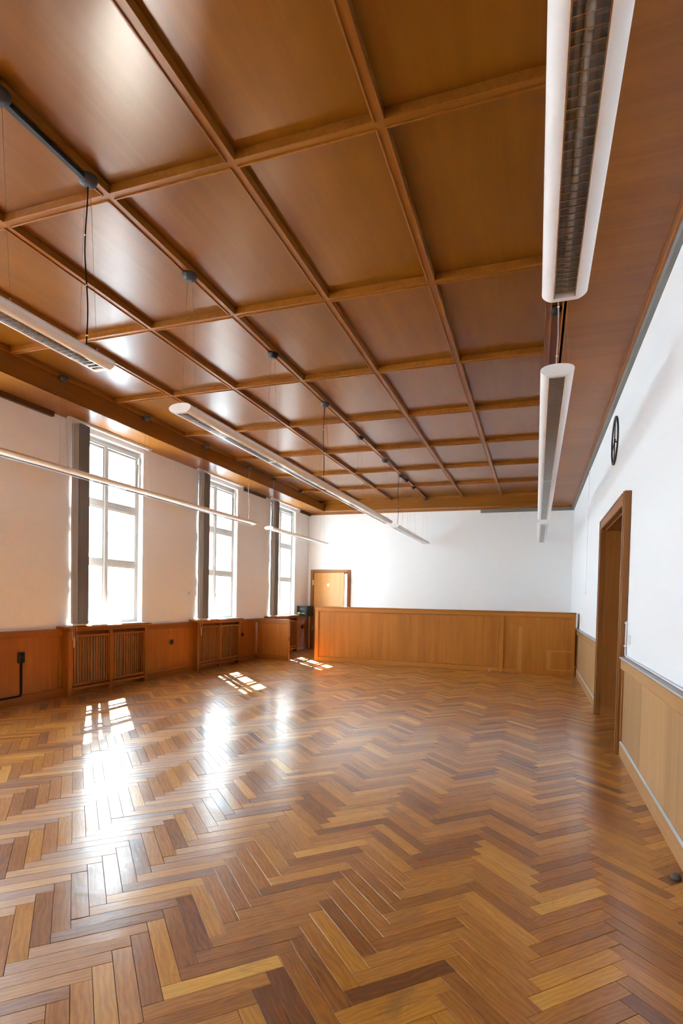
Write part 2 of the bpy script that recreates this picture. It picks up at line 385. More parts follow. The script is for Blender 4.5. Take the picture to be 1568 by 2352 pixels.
sme = bpy.data.meshes.new('parquet_blocks_beyond'); sme.from_pydata(SV, [], SF); sme.materials.append(M['parquet'])
ul = sme.uv_layers.new(name='grain'); ul.data.foreach_set('uv', [c for q in SU for c in q])
for nm, dat in (('tone', ST), ('seed', SS)):
    at = sme.attributes.new(nm, 'FLOAT', 'FACE'); at.data.foreach_set('value', dat)
sob = bpy.data.objects.new('parquet_field', sme); COL.objects.link(sob); setw(sob, (0, 0, 0), floor); sob['kind'] = 'stuff'

# ------------------------------------------------------------------ walls
mb = MB(); xo = XL - .45
mb.box(xo, XL, YF - .3, YB + .3, -.1, WZ0); mb.box(xo, XL, YF - .3, YB + .3, WZ1, 4.15)
edges = [YF - .3] + [e for y in WIN for e in (y, y + WW)] + [YB + .3]
for i in range(0, len(edges), 2):
    if edges[i + 1] > edges[i]: mb.box(xo, XL, edges[i], edges[i + 1], WZ0, WZ1)
wl = mb.build('wall_left', 'plaster', None, 'structure'); wl['label'] = 'white plastered wall with tall windows'
DX0, DX1, DZ = -5.79, -4.81, 2.085
mb = MB()
mb.box(XL, DX0, YB, YB + .3, -.1, 4.15); mb.box(DX1, XR + .6, YB, YB + .3, -.1, 4.15); mb.box(DX0, DX1, YB, YB + .3, DZ, 4.15)
wb = mb.build('wall_back', 'plaster', None, 'structure'); wb['label'] = 'white end wall behind the counter'
RY0, RY1, RZ = 5.69, 7.55, 2.30
mb = MB()
mb.box(XR, XR + .6, YF - .3, RY0, -.1, 4.15); mb.box(XR, XR + .6, RY1, YB, -.1, 4.15); mb.box(XR, XR + .6, RY0, RY1, RZ, 4.15)
wr = mb.build('wall_right', 'plaster', None, 'structure'); wr['label'] = 'white wall with the deep wood-lined doorway'
wf = MB().box(XL, XR, YF - .3, YF, -.1, 4.15).build('wall_front', 'plaster', None, 'structure')
# hallway behind the end door
hall = MB().box(-6.6, -3.2, YB + 1.5, YB + 1.6, -.1, 2.8).box(-3.3, -3.2, YB + .3, YB + 1.5, -.1, 2.8).box(-6.6, -3.2, YB + .3, YB + 1.6, 2.75, 2.85).build('wall_hallway', 'plaster', None, 'structure')

# ------------------------------------------------------------------ ceiling
ceil = MB().box(xo, XR + .6, YF - .3, YB + .3, 4.02, 4.15).build('ceiling', 'plaster', None, 'structure')
ceil['label'] = 'coffered ceiling of varnished wood panels'
CX = [.036 - .9 * n for n in range(7)]           # rib centre lines
RYS = [2.92 + 1.551 * n for n in range(-4, 8)]
pan = bead = None
for i in range(6):
    for j in range(len(RYS)):
        y1 = RYS[j] - .015; y0 = RYS[j - 1] + .015 if j else YF
        x0, x1 = CX[i + 1] + .015, CX[i] - .015
        if j == 0 or pan is None: p = MB().cbox(x0, x1, y0, y1, 3.966, 3.984, c=.002).build('panel', 'ceil', ceil)
        else: p = share(pan, ((x0 + x1) / 2, (y0 + y1) / 2, 3.966), ceil)
        if j and pan is None: pan = p
        # raised bead that frames the coffer
        a0, a1, b0, b1 = x0 + .007, x1 - .007, y0 + .007, y1 - .007; t = .010
        if j == 0 or bead is None:
            q = MB()
            for bx in ((a0, a0 + t, b0, b1), (a1 - t, a1, b0, b1), (a0 + t, a1 - t, b0, b0 + t), (a0 + t, a1 - t, b1 - t, b1)):
                q.cbox(*bx, ZR, 3.966, c=.0015)
            bd = q.build('bead', 'rib_y', p)
            if j: bead = bd
        else: share(bead, ((a0 + a1) / 2, (b0 + b1) / 2, ZR), p)
for x in CX: MB().box(x - .0225, x + .0225, YF, RYS[-1] + .03, ZR + .010, 3.966).build('long_rib', 'rib_y', ceil)
cr0 = None
for y in RYS:
    for i in range(6):
        x0, x1 = CX[i + 1] + .0225, CX[i] - .0225
        if cr0 is None: cr0 = MB().box(x0, x1, y - .0225, y + .0225, ZR + .010, 3.966).build('cross_rib', 'rib_x', ceil)
        else: share(cr0, ((x0 + x1) / 2, y, ZR + .010), ceil)
# dropped border around the coffers
FL, FR, FB = CX[6] - .020, .140, RYS[-1] + .045
MB().box(FL - .02, FL, YF, FB, ZS, ZR + .055).build('fascia', 'soffit', ceil)
MB().box(FR, FR + .02, YF, FB, ZS, ZR + .055).build('fascia', 'soffit', ceil)
MB().box(FL - .02, FR + .02, FB, FB + .02, ZS + .001, ZR + .055).build('fascia', 'soffit_x', ceil)
MB().box(CX[0], FR, YF, FB, ZR + .035, ZR + .05).build('border_channel', 'soffit', ceil)
for k, (y0, y1) in enumerate(((YF, -.7), (-.7, 2.4), (2.4, 5.5), (5.5, 8.6), (8.6, 11.7), (11.7, YB))):
    MB().box(XL, FL - .001, y0, y1, ZS, ZS + .018).build('soffit_panel', 'soffit', ceil)
    MB().box(FR + .001, XR, y0, y1, ZS, ZS + .018).build('soffit_panel', 'soffit_x', ceil)
MB().box(FL - .001, FR + .001, FB + .001, YB, ZS, ZS + .018).build('soffit_panel', 'soffit_x', ceil)
MB().prism([(FB - .012, ZS + .04), (FB - .012, ZS + .012), (FB - .004, ZS - .006), (FB + .03, ZS - .006), (FB + .03, ZS + .04)], FL, FR, 'x').build('edge_moulding', 'rib_x', ceil)
MB().prism([(YB, ZS), (YB - .06, ZS), (YB - .06, ZS - .012), (YB - .035, ZS - .03), (YB, ZS - .04)], XL, XR, 'x').build('trim_1', 'rib_x', None, 'structure')
MB().prism([(XR, ZS), (XR - .07, ZS), (XR - .07, ZS - .014), (XR - .055, ZS - .014), (XR - .050, ZS - .024), (XR - .04, ZS - .03), (XR, ZS - .03)], YF, YB, 'y').build('trim_2', 'rib_y', None, 'structure')
MB().box(XR - .035, XR, YF, YB, 3.60, ZS - .029).box(-1.36, XR, YB - .03, YB, 3.585, ZS - .038).build('trim_3', 'greystrip', None, 'structure')
for k, (a, b_) in enumerate(((YF, 5.56), (10.53, 11.47), (13.52, YB))):
    MB().prism([(XL, ZS), (XL + .06, ZS), (XL + .06, ZS - .02), (XL + .05, ZS - .022), (XL + .05, ZS - .06), (XL, ZS - .06)], a, b_, 'y').build('trim_%d' % (4 + k), 'dark_y', None, 'structure')

# ------------------------------------------------------------------ windows
def window(n, y0):
    r = empty('window_%d' % n, (XL, y0 + WW / 2, WZ0), kind='structure', label='tall white casement window with six panes')
    y1 = y0 + WW; ym = (y0 + y1) / 2
    for xf, xb, outer in ((-6.055, -6.10, 0), (-6.20, -6.24, 1)):
        t = .05 if not outer else .06
        MB().box(xb, xf, y0, y0 + t, WZ0, WZ1).box(xb, xf, y1 - t, y1, WZ0, WZ1).box(xb, xf, y0 + t, y1 - t, WZ1 - .075, WZ1).box(xb, xf, y0 + t, y1 - t, WZ0, WZ0 + .03).build('window_frame', 'frame', r)
        B('mullion', 'frame', r, xb - .004, xf + (.018 if not outer else 0), ym - .026, ym + .026, WZ0 + .03, WZ1 - .075)
        rows = ((.985, 1.79), (1.90, 2.63), (2.75, 3.50))
        for zt in (1.845, 2.69):
            th = .042 if not outer else .02
            B('transom', 'frame', r, xb, xf + (.012 if not outer else 0), y0 + t, y1 - t, zt - th, zt + th)
        for (a, b_) in ((y0 + t, ym - .026), (ym + .026, y1 - t)):
            for z0, z1 in rows:
                zz0 = z0 - .03; zz1 = z1 + .03
                if outer: zz0, zz1 = z0 - .05, z1 + .05
                s_ = .032 if not outer else .028
                fr = MB()
                fx = xf + .006 if not outer else xf - .004
                bx = xb + .008
                fr.box(bx, fx, a, a + s_, zz0, zz1).box(bx, fx, b_ - s_, b_, zz0, zz1).box(bx, fx, a + s_, b_ - s_, zz0, zz0 + s_).box(bx, fx, a + s_, b_ - s_, zz1 - s_, zz1)
                sash = fr.build('sash', 'frame', r)
                xm = (xb + xf) / 2
                MB().box(xm - .002, xm + .002, a + s_ - .005, b_ - s_ + .005, zz0 + s_ - .005, zz1 - s_ + .005).build('pane', 'glass', sash)
                if not outer and a > ym and z0 < 2.5:
                    hz = (zz0 + zz1) / 2
                    MB().cbox(fx, fx + .012, a + .004, a + .026, hz - .05, hz + .05).tube([(fx + .012, a + .015, hz), (fx + .045, a + .015, hz), (fx + .05, a + .05, hz - .01), (fx + .05, a + .09, hz - .012)], .007).build('handle', 'steel', sash)
    # fanlight opener on the far stile
    MB().tube([(-6.02, y1 - .03, 3.52), (-6.02, y1 - .03, 3.28)], .008).cbox(-6.05, -6.005, y1 - .045, y1 - .015, 3.44, 3.53).cbox(-6.032, -6.008, y1 - .042, y1 - .018, 3.05, 3.29).build('opener_rod', 'frame', r)
    MB().tube([(-6.03, y0 + .1, 3.565), (-6.03, y1 - .03, 3.565)], .006).build('opener_bar', 'frame', r)
    MB().cbox(-6.045, -6.036, ym + .28, ym + .40, 2.685, 2.705).build('vent_plate', 'steel', r)
    MB().box(xo - .04, -6.20, y0, y1, WZ0 - .03, WZ0 + .002).box(-6.20, -6.10, y0, y1, WZ0 - .02, WZ0 + .002).build('sill_board', 'sill', r)
    return r
for i, y in enumerate(WIN[1:]): window(i + 1, y)
window(6, WIN[0])

# ------------------------------------------------------------------ window-wall wainscot
def wains_left(y0, y1, first=True):
    x = XL
    B('wainscot_panel', 'left', wl, x, x + .028, y0, y1, .10, .82, c=.002)
    B('wainscot_rail', 'wood_y', wl, x, x + .042, y0, y1, .815, .885)
    MB().prism([(x, .885), (x + .058, .885), (x + .062, .893), (x + .058, .902), (x, .904)], y0, y1, 'y').build('wainscot_cap', 'wood_y', wl)
    for a in (y0, y1 - .07): B('wainscot_stile', 'wood_z', wl, x, x + .040, a, a + .07, .11, .816)
    MB().prism([(x, 0), (x + .05, 0), (x + .05, .105), (x + .04, .118), (x, .118)], y0, y1, 'y').build('baseboard', 'wood_y', wl)
COV = [(y - .17, y + WW - .02) for y in WIN]       # radiator covers beneath the windows
cuts = [YF] + [e for c in COV[3:] for e in c] + [YB]
wains_left(YF, -1.); wains_left(-1., 2.2); wains_left(2.2, COV[3][0])
wains_left(COV[3][1], COV[4][0]); wains_left(COV[4][1], COV[5][0]); wains_left(COV[5][1], YB)

# ------------------------------------------------------------------ radiator covers
def cover(y0, y1, label):
    r = empty('radiator_cover', (-5.89, (y0 + y1) / 2, 0), label, 'radiator cover', 'slatted radiator covers under the windows')
    xf = -5.825; xb = XL + .002; ym = (y0 + y1) / 2
    for a, b_ in ((y0, y0 + .065), (ym - .035, ym + .035), (y1 - .065, y1)):
        B('post', 'wood_z', r, xf - .05, xf, a, b_, 0, .905)
    B('side_panel', 'wood_z', r, xb, xf - .052, y0, y0 + .02, 0, .905, c=.002); B('side_panel', 'wood_z', r, xb, xf - .052, y1 - .02, y1, 0, .905, c=.002)
    B('top_rail', 'wood_y', r, xf - .03, xf + .003, y0, y1, .862, .905)
    MB().prism([(XL + .001, .905), (xf + .03, .905), (xf + .036, .918), (xf + .03, .935), (XL + .001, .938)], y0 - .075, y1 + .045, 'y').build('window_shelf', 'wood_y', r)
    MB().box(XL + .001, xf + .005, y0 + .06, y1, .9385, .946).build('shelf_top', 'sill', r)
    MB().box(XL + .004, XL + .012, y0 + .02, y1 - .02, .0, .90).build('back_board', 'wood_z', r)
    for a, b_ in ((y0 + .065, ym - .035), (ym + .035, y1 - .065)):
        g = empty('grille', (xf, (a + b_) / 2, .1)); g.location = Vector((xf, (a + b_) / 2, .1)) - WORLD[r.name]; g.parent = r
        B('grille_rail', 'wood_y', g, xf - .03, xf - .008, a + .004, b_ - .004, .785, .812, c=.002)
        B('grille_rail', 'wood_y', g, xf - .03, xf - .008, a + .004, b_ - .004, .125, .165, c=.002)
        for q in (a + .002, b_ - .024): B('grille_stile', 'wood_z', g, xf - .032, xf - .010, q, q + .022, .125, .812, c=.002)
        ns = 13; st = (b_ - a - .05) / ns; s0 = None
        for k in range(ns):
            yy = a + .025 + st * (k + .5)
            if s0 is None: s0 = MB().cbox(xf - .032, xf - .014, yy - .009, yy + .009, .16, .79, c=.003).build('slat', 'wood_z', g)
            else: share(s0, (xf - .023, yy, .16), g)
        B('bottom_rail', 'wood_y', r, xf - .028, xf - .002, a, b_, .068, .108, c=.003)
    # ribbed radiator inside
    rad = MB()
    n = int((y1 - y0 - .3) / .06)
    for k in range(n): rad.cbox(XL + .02, XL + .075, y0 + .15 + k * .06, y0 + .15 + k * .06 + .045, .12, .78, c=.012)
    rad.build('radiator', 'radiator', r)
    return r
cover(*COV[3], 'slatted wooden radiator cover next to the double socket with black conduit')
cover(*COV[4], 'slatted wooden radiator cover standing between two single sockets')
cover(*COV[5], 'slatted wooden radiator cover behind the low partition')

# ------------------------------------------------------------------ vertical blinds
def blind(y0, label):
    r = empty('vertical_blind', (-5.86, y0, ZS - .03), label, 'blind', 'grey vertical blinds drawn aside at the windows')
    x = -5.865
    MB().prism([(x - .025, ZS - .034), (x - .025, ZS - .001), (x + .025, ZS - .001), (x + .025, ZS - .034), (x + .018, ZS - .034), (x + .018, ZS - .022), (x - .018, ZS - .022), (x - .018, ZS - .034)], y0 - .15, y0 + WW + .04, 'y').build('headrail', 'white', r)
    MB().cbox(x - .028, x + .028, y0 - .162, y0 - .149, ZS - .037, ZS).build('rail_end_cap', 'white', r)
    n = 11; s0 = None
    for k in range(n):
        yy = y0 - .012 + k * .0145
        an = math.radians(7 + 4 * math.sin(k * 2.1)) + math.pi / 2
        if s0 is None:
            mb = MB(); h = .06; seg = 6
            pr = []
            for i in range(seg + 1):
                t = -1 + 2 * i / seg; pr.append((t * h, .006 * (1 - t * t)))
            pr += [(a, b_ - .0012) for a, b_ in reversed(pr)]
            mb.prism(pr, 0.965, ZS - .05, 'z')
            s0 = mb.build('slat', 'blind', r); s0.location = Vector((x, yy, .965)) - WORLD[r.name]; o = s0
        else:
            o = share(s0, (x, yy, .965), r)
        o.rotation_euler = (0, 0, an - math.pi / 2 + math.radians(12))
        MB().box(x - .006, x + .006, yy - .003, yy + .003, ZS - .052, ZS - .02).build('carrier', 'white', r)
    fr = MB().cbox(x - .062, x + .055, y0 - .040, y0 - .033, 0.965, ZS - .06, c=.002).build('slat', 'blind', r)
    MB().cbox(x - .06, x + .06, y0 - .032, y0 + .145, .948, .966, c=.003).build('slat_weights', 'cord', r)
    # pull cord, bead chain and toggle
    def wob(z0, z1, dy, amp):
        return [(x + .03 + amp * math.sin(t * 9), y0 - .125 + dy + amp * .8 * math.cos(t * 7), z0 + (z1 - z0) * t) for t in [i / 14 for i in range(15)]]
    MB().tube(wob(ZS - .03, .952, 0, .004), .0022, 6).tube(wob(ZS - .03, .952, .018, .004), .0022, 6).build('pull_cord', 'cord', r)
    zc = .80; lo = []
    for i in range(17):
        a = math.pi * i / 16; lo.append((x + .085, y0 - .125 + .04 * math.cos(a) + .01, zc + .06 - .13 * math.sin(a)))
    MB().tube([(x + .03, y0 - .10, .96), (x + .082, y0 - .08, .95), (x + .085, y0 - .075, zc + .06)] + lo + [(x + .082, y0 - .165, .95)], .0022, 6).build('cord_loop', 'cord', r)
    MB().tube([(x + .085, y0 - .125, .955), (x + .085, y0 - .125, .80)], .002, 6).lathe((x + .085, y0 - .125, .655), [(.004, 0), (.010, .008), (.011, .08), (.008, .14), (.003, .147)], 10).build('toggle', 'beech', r)
    return r
for y, lb in zip(WIN[3:], ('grey vertical blind drawn aside at the window next to the conduit socket', 'grey vertical blind drawn aside at the middle of three windows', 'grey vertical blind drawn aside at the window behind the low partition')):
    blind(y, lb)

# ------------------------------------------------------------------ low partition
r = empty('low_partition', (-5.5, 11.14, 0), 'low wooden partition projecting from the window wall', 'partition')
px0, px1, py = XL + .065, -5.125, 11.12
B('panel', 'left', r, px0, px1 - .03, py + .012, py + .045, .10, .81, c=.002)
B('top_rail', 'wood_x', r, px0, px1, py, py + .055, .80, .885)
MB().prism([(py - .012, .885), (py - .014, .895), (py - .01, .903), (py + .07, .903), (py + .074, .895), (py + .07, .885)], px0 - .003, px1 + .012, 'x').build('cap', 'wood_x', r)
B('end_post', 'wood_z', r, px1 - .03, px1 + .004, py - .004, py + .06, 0, .885)
B('baseboard', 'wood_x', r, px0, px1 - .03, py, py + .055, 0, .12)
B('latch', 'black', r, px1 + .004, px1 + .009, py + .015, py + .04, .42, .52, c=.001)

# ------------------------------------------------------------------ counter
r = empty('counter', (-1.9, 11.5, 0), 'long panelled wooden counter running across the room to the doorway wall', 'counter')
cy0, cx0, cx1, cz = 11.346, -4.60, .728, 1.205
B('top', 'counter_x', r, cx0 - .015, cx1 + .008, cy0 - .018, cy0 + .50, cz - .022, cz, c=.005)
B('body', 'counter', r, cx0 + .02, cx1 - .01, cy0 + .046, cy0 + .47, 0, cz - .022, c=.002)
B('top_rail', 'counter_x', r, cx0, cx1, cy0, cy0 + .045, cz - .095, cz - .022, c=.005)
for a, b_ in ((cx0, cx0 + .085), (-.662, -.585), (cx1 - .042, cx1)):
    B('stile', 'counter', r, a, b_, cy0, cy0 + .045, .0, cz - .095, c=.005)
B('bottom_rail', 'counter_x', r, cx0 + .085, -.662, cy0, cy0 + .045, 0, .095, c=.005)
B('bottom_rail', 'counter_x', r, -.585, -.295, cy0, cy0 + .045, 0, .075, c=.004)
def bead(x0, x1, z0, z1, skip=False):
    yb = cy0 + .012; t = .016
    q = MB().cbox(x0, x1, yb, yb + .03, z1 - t, z1).cbox(x0, x0 + t, yb, yb + .03, z0, z1 - t).cbox(x1 - t, x1, yb, yb + .03, z0, z1 - t)
    if not skip: q.cbox(x0 + t, x1 - t, yb, yb + .03, z0, z0 + t)
    return q.build('bead_moulding', 'counter_x', r)
bead(cx0 + .085, -.662, .095, cz - .095); bead(-.585, cx1 - .042, .075, cz - .095, True)
B('front_panel', 'counter', r, cx0 + .085, -.662, cy0 + .026, cy0 + .0455, .09, cz - .09, c=.002)
B('front_panel', 'counter', r, -.585, cx1 - .042, cy0 + .026, cy0 + .0455, .0, cz - .09, c=.002)
s = empty('floor_socket', (-.83, cy0 - .03, 0), 'small white cable outlet on the floor at the counter foot', 'socket')
B('body', 'white', s, -.852, -.808, cy0 - .05, cy0 - .006, 0, .045, c=.008); MB().lathe((-.83, cy0 - .052, .025), [(.012, 0), (.012, -.006)], 12, 'y').build('outlet', 'black', s)

# ------------------------------------------------------------------ end door
r = empty('door_1', ((DX0 + DX1) / 2, YB, 0), kind='structure', label='light oak door standing slightly ajar behind the counter')
f = MB()
for a, b_ in ((DX0 - .085, DX0), (DX1, DX1 + .085)): f.cbox(a, b_, YB - .03, YB + .001, 0, DZ + .085, c=.006)
f.cbox(DX0, DX1, YB - .03, YB + .001, DZ, DZ + .085, c=.006)
f.build('casing', 'casing', r)
MB().box(DX0, DX0 + .02, YB, YB + .3, 0, DZ).box(DX1 - .02, DX1, YB, YB + .3, 0, DZ).box(DX0 + .02, DX1 - .02, YB, YB + .3, DZ - .02, DZ).build('jamb', 'casing', r)
leaf = MB().cbox(0, .94, 0, .04, .008, DZ - .004, c=.003).build('leaf', 'door', r)
an = math.radians(-10)
def leafmat(o, lx, ly, lz):   # place a piece that was built in leaf coordinates
    o.rotation_euler = (0, 0, an); c, s_ = math.cos(an), math.sin(an)
    w_ = Vector((DX0 + .024 + lx * c - ly * s_, YB - .034 + lx * s_ + ly * c, lz)); return w_
wv_ = leafmat(leaf, .47, .02, .008); leaf.location = wv_ - WORLD[r.name]; WORLD[leaf.name] = wv_
def onleaf(o, lx, ly, lz):
    o.parent = r; w_ = leafmat(o, lx, ly, lz); o.location = w_ - WORLD[r.name]; WORLD[o.name] = w_
o = MB().lathe((0, 0, 0), [(.042, 0), (.042, -.002)], 24, 'y').build('round_sticker', 'white', r); onleaf(o, .45, -.0005, 1.71)
o = MB().lathe((0, 0, 0), [(.026, 0), (.026, -.006), (.012, -.008), (.010, -.04)], 14, 'y').tube([(0, -.04, 0), (-.12, -.045, 0)], .009).build('handle', 'steel', r); onleaf(o, .87, -.02, 1.04)
for z in (.50, 1.74):
    MB().tube([(DX0 + .012, YB - .036, z), (DX0 + .012, YB - .036, z + .16)], .009).cbox(DX0 - .03, DX0 + .012, YB - .034, YB - .029, z + .01, z + .15, c=.001).build('hinge', 'brass', r)

# ------------------------------------------------------------------ doorway
r = empty('door_2', (XR, (RY0 + RY1) / 2, 0), kind='structure', label='deep doorway lined with dark wood')
xc = XR - .062
for a, b_ in ((RY0 - .105, RY0 + .004), (RY1 - .004, RY1 + .105)):
    B('casing', 'casing', r, xc, XR + .002, a, b_, 0, RZ + .11, c=.007)
    B('casing_bead', 'casing', r, xc - .008, xc, a + .006, a + .024, 0, RZ + .105, c=.003)
B('casing_head', 'casing_y', r, xc, XR + .002, RY0 + .004, RY1 - .004, RZ - .004, RZ + .11, c=.007)
B('casing_bead', 'casing_y', r, xc - .008, xc, RY0 + .004, RY1 - .004, RZ + .085, RZ + .103, c=.003)
MB().box(XR, XR + .6, RY0, RY0 + .02, 0, RZ).build('jamb', 'jamb', r)
MB().box(XR, XR + .6, RY1 - .02, RY1, 0, RZ).build('jamb', 'jamb', r)
MB().box(XR, XR + .6, RY0 + .02, RY1 - .02, RZ - .02, RZ).build('head_lining', 'jamb', r)
for a, b_ in ((RY0 + .02, (RY0 + RY1) / 2 - .002), ((RY0 + RY1) / 2 + .002, RY1 - .02)):
    lf = B('leaf', 'jamb', r, XR + .50, XR + .545, a, b_, .01, RZ - .02)
    B('leaf_panel', 'jamb', lf, XR + .49, XR + .50, a + .12, b_ - .12, .25, 1.05, c=.006); B('leaf_panel', 'jamb', lf, XR + .49, XR + .50, a + .12, b_ - .12, 1.2, RZ - .15, c=.006)
MB().tube([(XR + .5, 6.55, 1.05), (XR + .45, 6.55, 1.05), (XR + .445, 6.45, 1.05)], .01).build('handle', 'steel', r)

# ------------------------------------------------------------------ doorway-wall wainscot
def wains_right(y0, y1, boards):
    x = XR
    n = max(1, round((y1 - y0 - .12) / boards)); st = (y1 - y0 - .12) / n
    for k in range(n):
        a = y0 + .06 + st * k
        B('wainscot_board', 'right', wr, x - .022, x, a + .0006, a + st - .0006, .13, .80, c=.0015)
    for a in (y0, y1 - .06): B('wainscot_stile', 'casing', wr, x - .036, x, a, a + .06, .14, .80)
    MB().prism([(x, .79), (x - .04, .79), (x - .044, .80), (x - .044, .87), (x - .052, .885), (x, .885)], y0, y1, 'y').build('wainscot_rail', 'right_y', wr)
    MB().prism([(x, .885), (x - .052, .885), (x - .058, .892), (x - .054, .9), (x, .901)], y0, y1, 'y').build('wainscot_ledge', 'dust', wr)
    MB().prism([(x, 0), (x - .034, 0), (x - .034, .118), (x, .118)], y0, y1, 'y').build('baseboard', 'right_y', wr)
    MB().prism([(x, .118), (x - .034, .118), (x - .026, .135), (x, .14)], y0, y1, 'y').build('baseboard_ledge', 'dust', wr)
wains_right(YF, RY0 - .106, .86); wains_right(RY1 + .106, 11.345, .95); wains_right(11.85, YB, .8)

# ------------------------------------------------------------------ pendant lamps
ZL = 2.80
def lamp(xc, y0, y1, label, domes, power, wires_black=True, blades='single', joints=(), conduit=None, dome_z=ZR, power_mat='black'):
    r = empty('pendant_lamp', (xc, (y0 + y1) / 2, ZL), label, 'pendant lamp', 'white louvred pendant strip lamps')
    P = lambda pts: [(xc + a, ZL + b_) for a, b_ in pts]
    out = [(.047, 0), (.056, .0005), (.066, .0035), (.076, .0085), (.085, .0145), (.0925, .0215), (.098, .0295), (.1005, .038), (.0985, .0455), (.092, .053), (.080, .0605), (.064, .0663), (.045, .070), (.022, .0723), (0, .073)]
    prof = out + [(-a, b_) for a, b_ in reversed(out[:-1])]
    prof += [(-.047, .048), (-.02, .052), (.02, .052), (.047, .048)]
    hs = MB().prism(P(prof), y0 + .006, y1 - .006, 'y').build('housing', 'lampwhite', r); soft(hs)
    full = out + [(-a, b_) for a, b_ in reversed(out[:-1])]
    for a, b_ in ((y0, y0 + .03), (y1 - .03, y1)):
        MB().prism(P([(q * 1.004, z) for q, z in full]), a, b_, 'y').build('end_cap', 'lampwhite', r)
    lv = MB()
    for s_ in (-1, 1):
        lv.prism([(xc + s_ * .0475, ZL - .001), (xc + s_ * .0435, ZL - .001), (xc + s_ * .040, ZL + .02), (xc + s_ * .030, ZL + .044), (xc + s_ * .033, ZL + .046), (xc + s_ * .0465, ZL + .03)], y0 + .03, y1 - .03, 'y')
    lo = lv.build('louvre_reflector', 'metal', r)
    MB().tube([(xc, y0 + .06, ZL + .034), (xc, y1 - .06, ZL + .034)], .0125, 10).build('fluorescent_tube', 'tube', r)
    ys = []; y = y0 + .045
    pitch = .0387
    while y < y1 - .04: ys.append(y); y += pitch
    bp = lambda yy: ([(yy - .0012, ZL), (yy + .0012, ZL), (yy + .0018, ZL + .010), (yy + .0032, ZL + .021), (yy - .0032, ZL + .021), (yy - .0018, ZL + .010)])
    def hidden(yy):
        q = to_px((xc, yy, ZL)); return q is None or not (-30 < q[0] < 1600 and -60 < q[1] < 2352)
    near = []; far = MB()
    for yy in ys:
        if blades == 'single' and not hidden(yy): near.append(yy)
        else: far.prism(bp(yy), xc - .0435, xc + .0435, 'x')
    b0 = None
    for yy in near:
        if b0 is None: b0 = MB().prism(bp(yy), xc - .0435, xc + .0435, 'x').build('blade', 'metal', lo)
        else: share(b0, (xc, yy, ZL), lo)
    if far.v: far.build('fine_blades', 'metal', lo, 'stuff')
    for yj in joints:
        B('joint_plate', 'metal', r, xc - .046, xc + .046, yj - .012, yj + .012, ZL - .0015, ZL + .03, c=.001)
    d0 = None
    for yd in domes:
        if d0 is None: d0 = MB().lathe((xc, yd, dome_z), [(.018, -.048), (.034, -.043), (.049, -.028), (.057, -.010), (.058, .004)], 24).build('ceiling_canopy', 'dome', r)
        else: share(d0, (xc, yd, dome_z - .048), r)
        if y0 < yd < y1:
            MB().tube([(xc - .02, yd, dome_z - .04), (xc - .07, yd + .01, ZL + .062)], .0009, 5).tube([(xc + .02, yd, dome_z - .04), (xc + .07, yd + .01, ZL + .062)], .0009, 5).build('suspension_wires', 'wire', r)
            MB().tube([(xc - .07, yd + .01, ZL + .058), (xc - .07, yd + .01, ZL + .08)], .004, 6).tube([(xc + .07, yd + .01, ZL + .058), (xc + .07, yd + .01, ZL + .08)], .004, 6).build('wire_grips', 'steel', r)
    if power is not None:
        H = dome_z - ZL
        pts = [(xc - .006 + .010 * math.sin(t * 6.0 + .4) * math.sin(math.pi * t), power + .006 * math.sin(t * 8), ZL + .065 + (H - .105) * t) for t in [i / 20 for i in range(21)]]
        MB().tube(pts, .0042, 8).build('power_cable', power_mat, r)
        for t in (.12, .42, .72):
            p = pts[int(t * 20)]; B('cable_clip', 'white', r, p[0] - .007, p[0] + .007, p[1] - .004, p[1] + .004, p[2] - .004, p[2] + .004, c=.001)
    if conduit:
        MB().cbox(xc - .019, xc + .019, conduit[0], conduit[1], dome_z - .03, dome_z + .001, c=.004).build('ceiling_conduit', 'black', r)
    return r
XM, XLr, XRr = -2.664, -5.33, .085
lamp(XM, -3.5, 2.88, 'white louvred pendant strip lamp in the middle row, the one farthest from the counter', [-3.3, -1.8, -.3, 1.2, 2.15, 2.745], 2.745, conduit=(2.15, 2.745))
lamp(XM, 3.69, 10.09, 'white louvred pendant strip lamp in the middle row, between its two row neighbours', [3.80, 5.27, 6.78, 8.31, 9.80], 6.78, blades='fine', joints=(5.29, 6.79, 8.39))
lamp(XM, 10.58, 13.90, 'short white louvred pendant strip lamp in the middle row, above the counter', [11.035, 11.50, 12.26, 13.74], 10.90, blades='fine', joints=(12.2,), conduit=(11.035, 11.5))
lamp(XLr, 3.38, 9.78, 'long white louvred pendant strip lamp in the row along the windows', [3.6, 5.14, 6.62, 8.12, 9.63], 9.63, blades='fine', joints=(6.6,), dome_z=ZR, power_mat='cable')
lamp(XLr, 10.48, 13.76, 'short white louvred pendant strip lamp in the row along the windows', [10.68, 12.12, 13.52], 10.68, blades='fine', dome_z=ZR, power_mat='cable')
lamp(XRr, -3.55, 2.84, 'white louvred pendant strip lamp by the doorway wall, the one farthest from the counter', [-3.3, -1.8, -.3, 1.2, 2.6], None, dome_z=ZR + .033)
lamp(XRr, 3.74, 10.10, 'white louvred pendant strip lamp by the doorway wall, middle one of its row', [3.86, 5.23, 6.8, 8.31, 9.80], 3.86, joints=(5.31, 6.9, 8.5), dome_z=ZR + .033, power_mat='cable')
lamp(XRr, 10.60, 13.88, 'short white louvred pendant strip lamp by the doorway wall, above the counter', [10.8, 12.26, 13.6], None, blades='fine', joints=(12.2,), dome_z=ZR + .033)

tag(B('ceiling_conduit', 'black', None, XLr - .012, XLr + .012, 9.69, 10.62, ZR - .017, ZR + .001, c=.003), 'black conduit on the ceiling border linking canopies of the two window-row lamps', 'conduit')
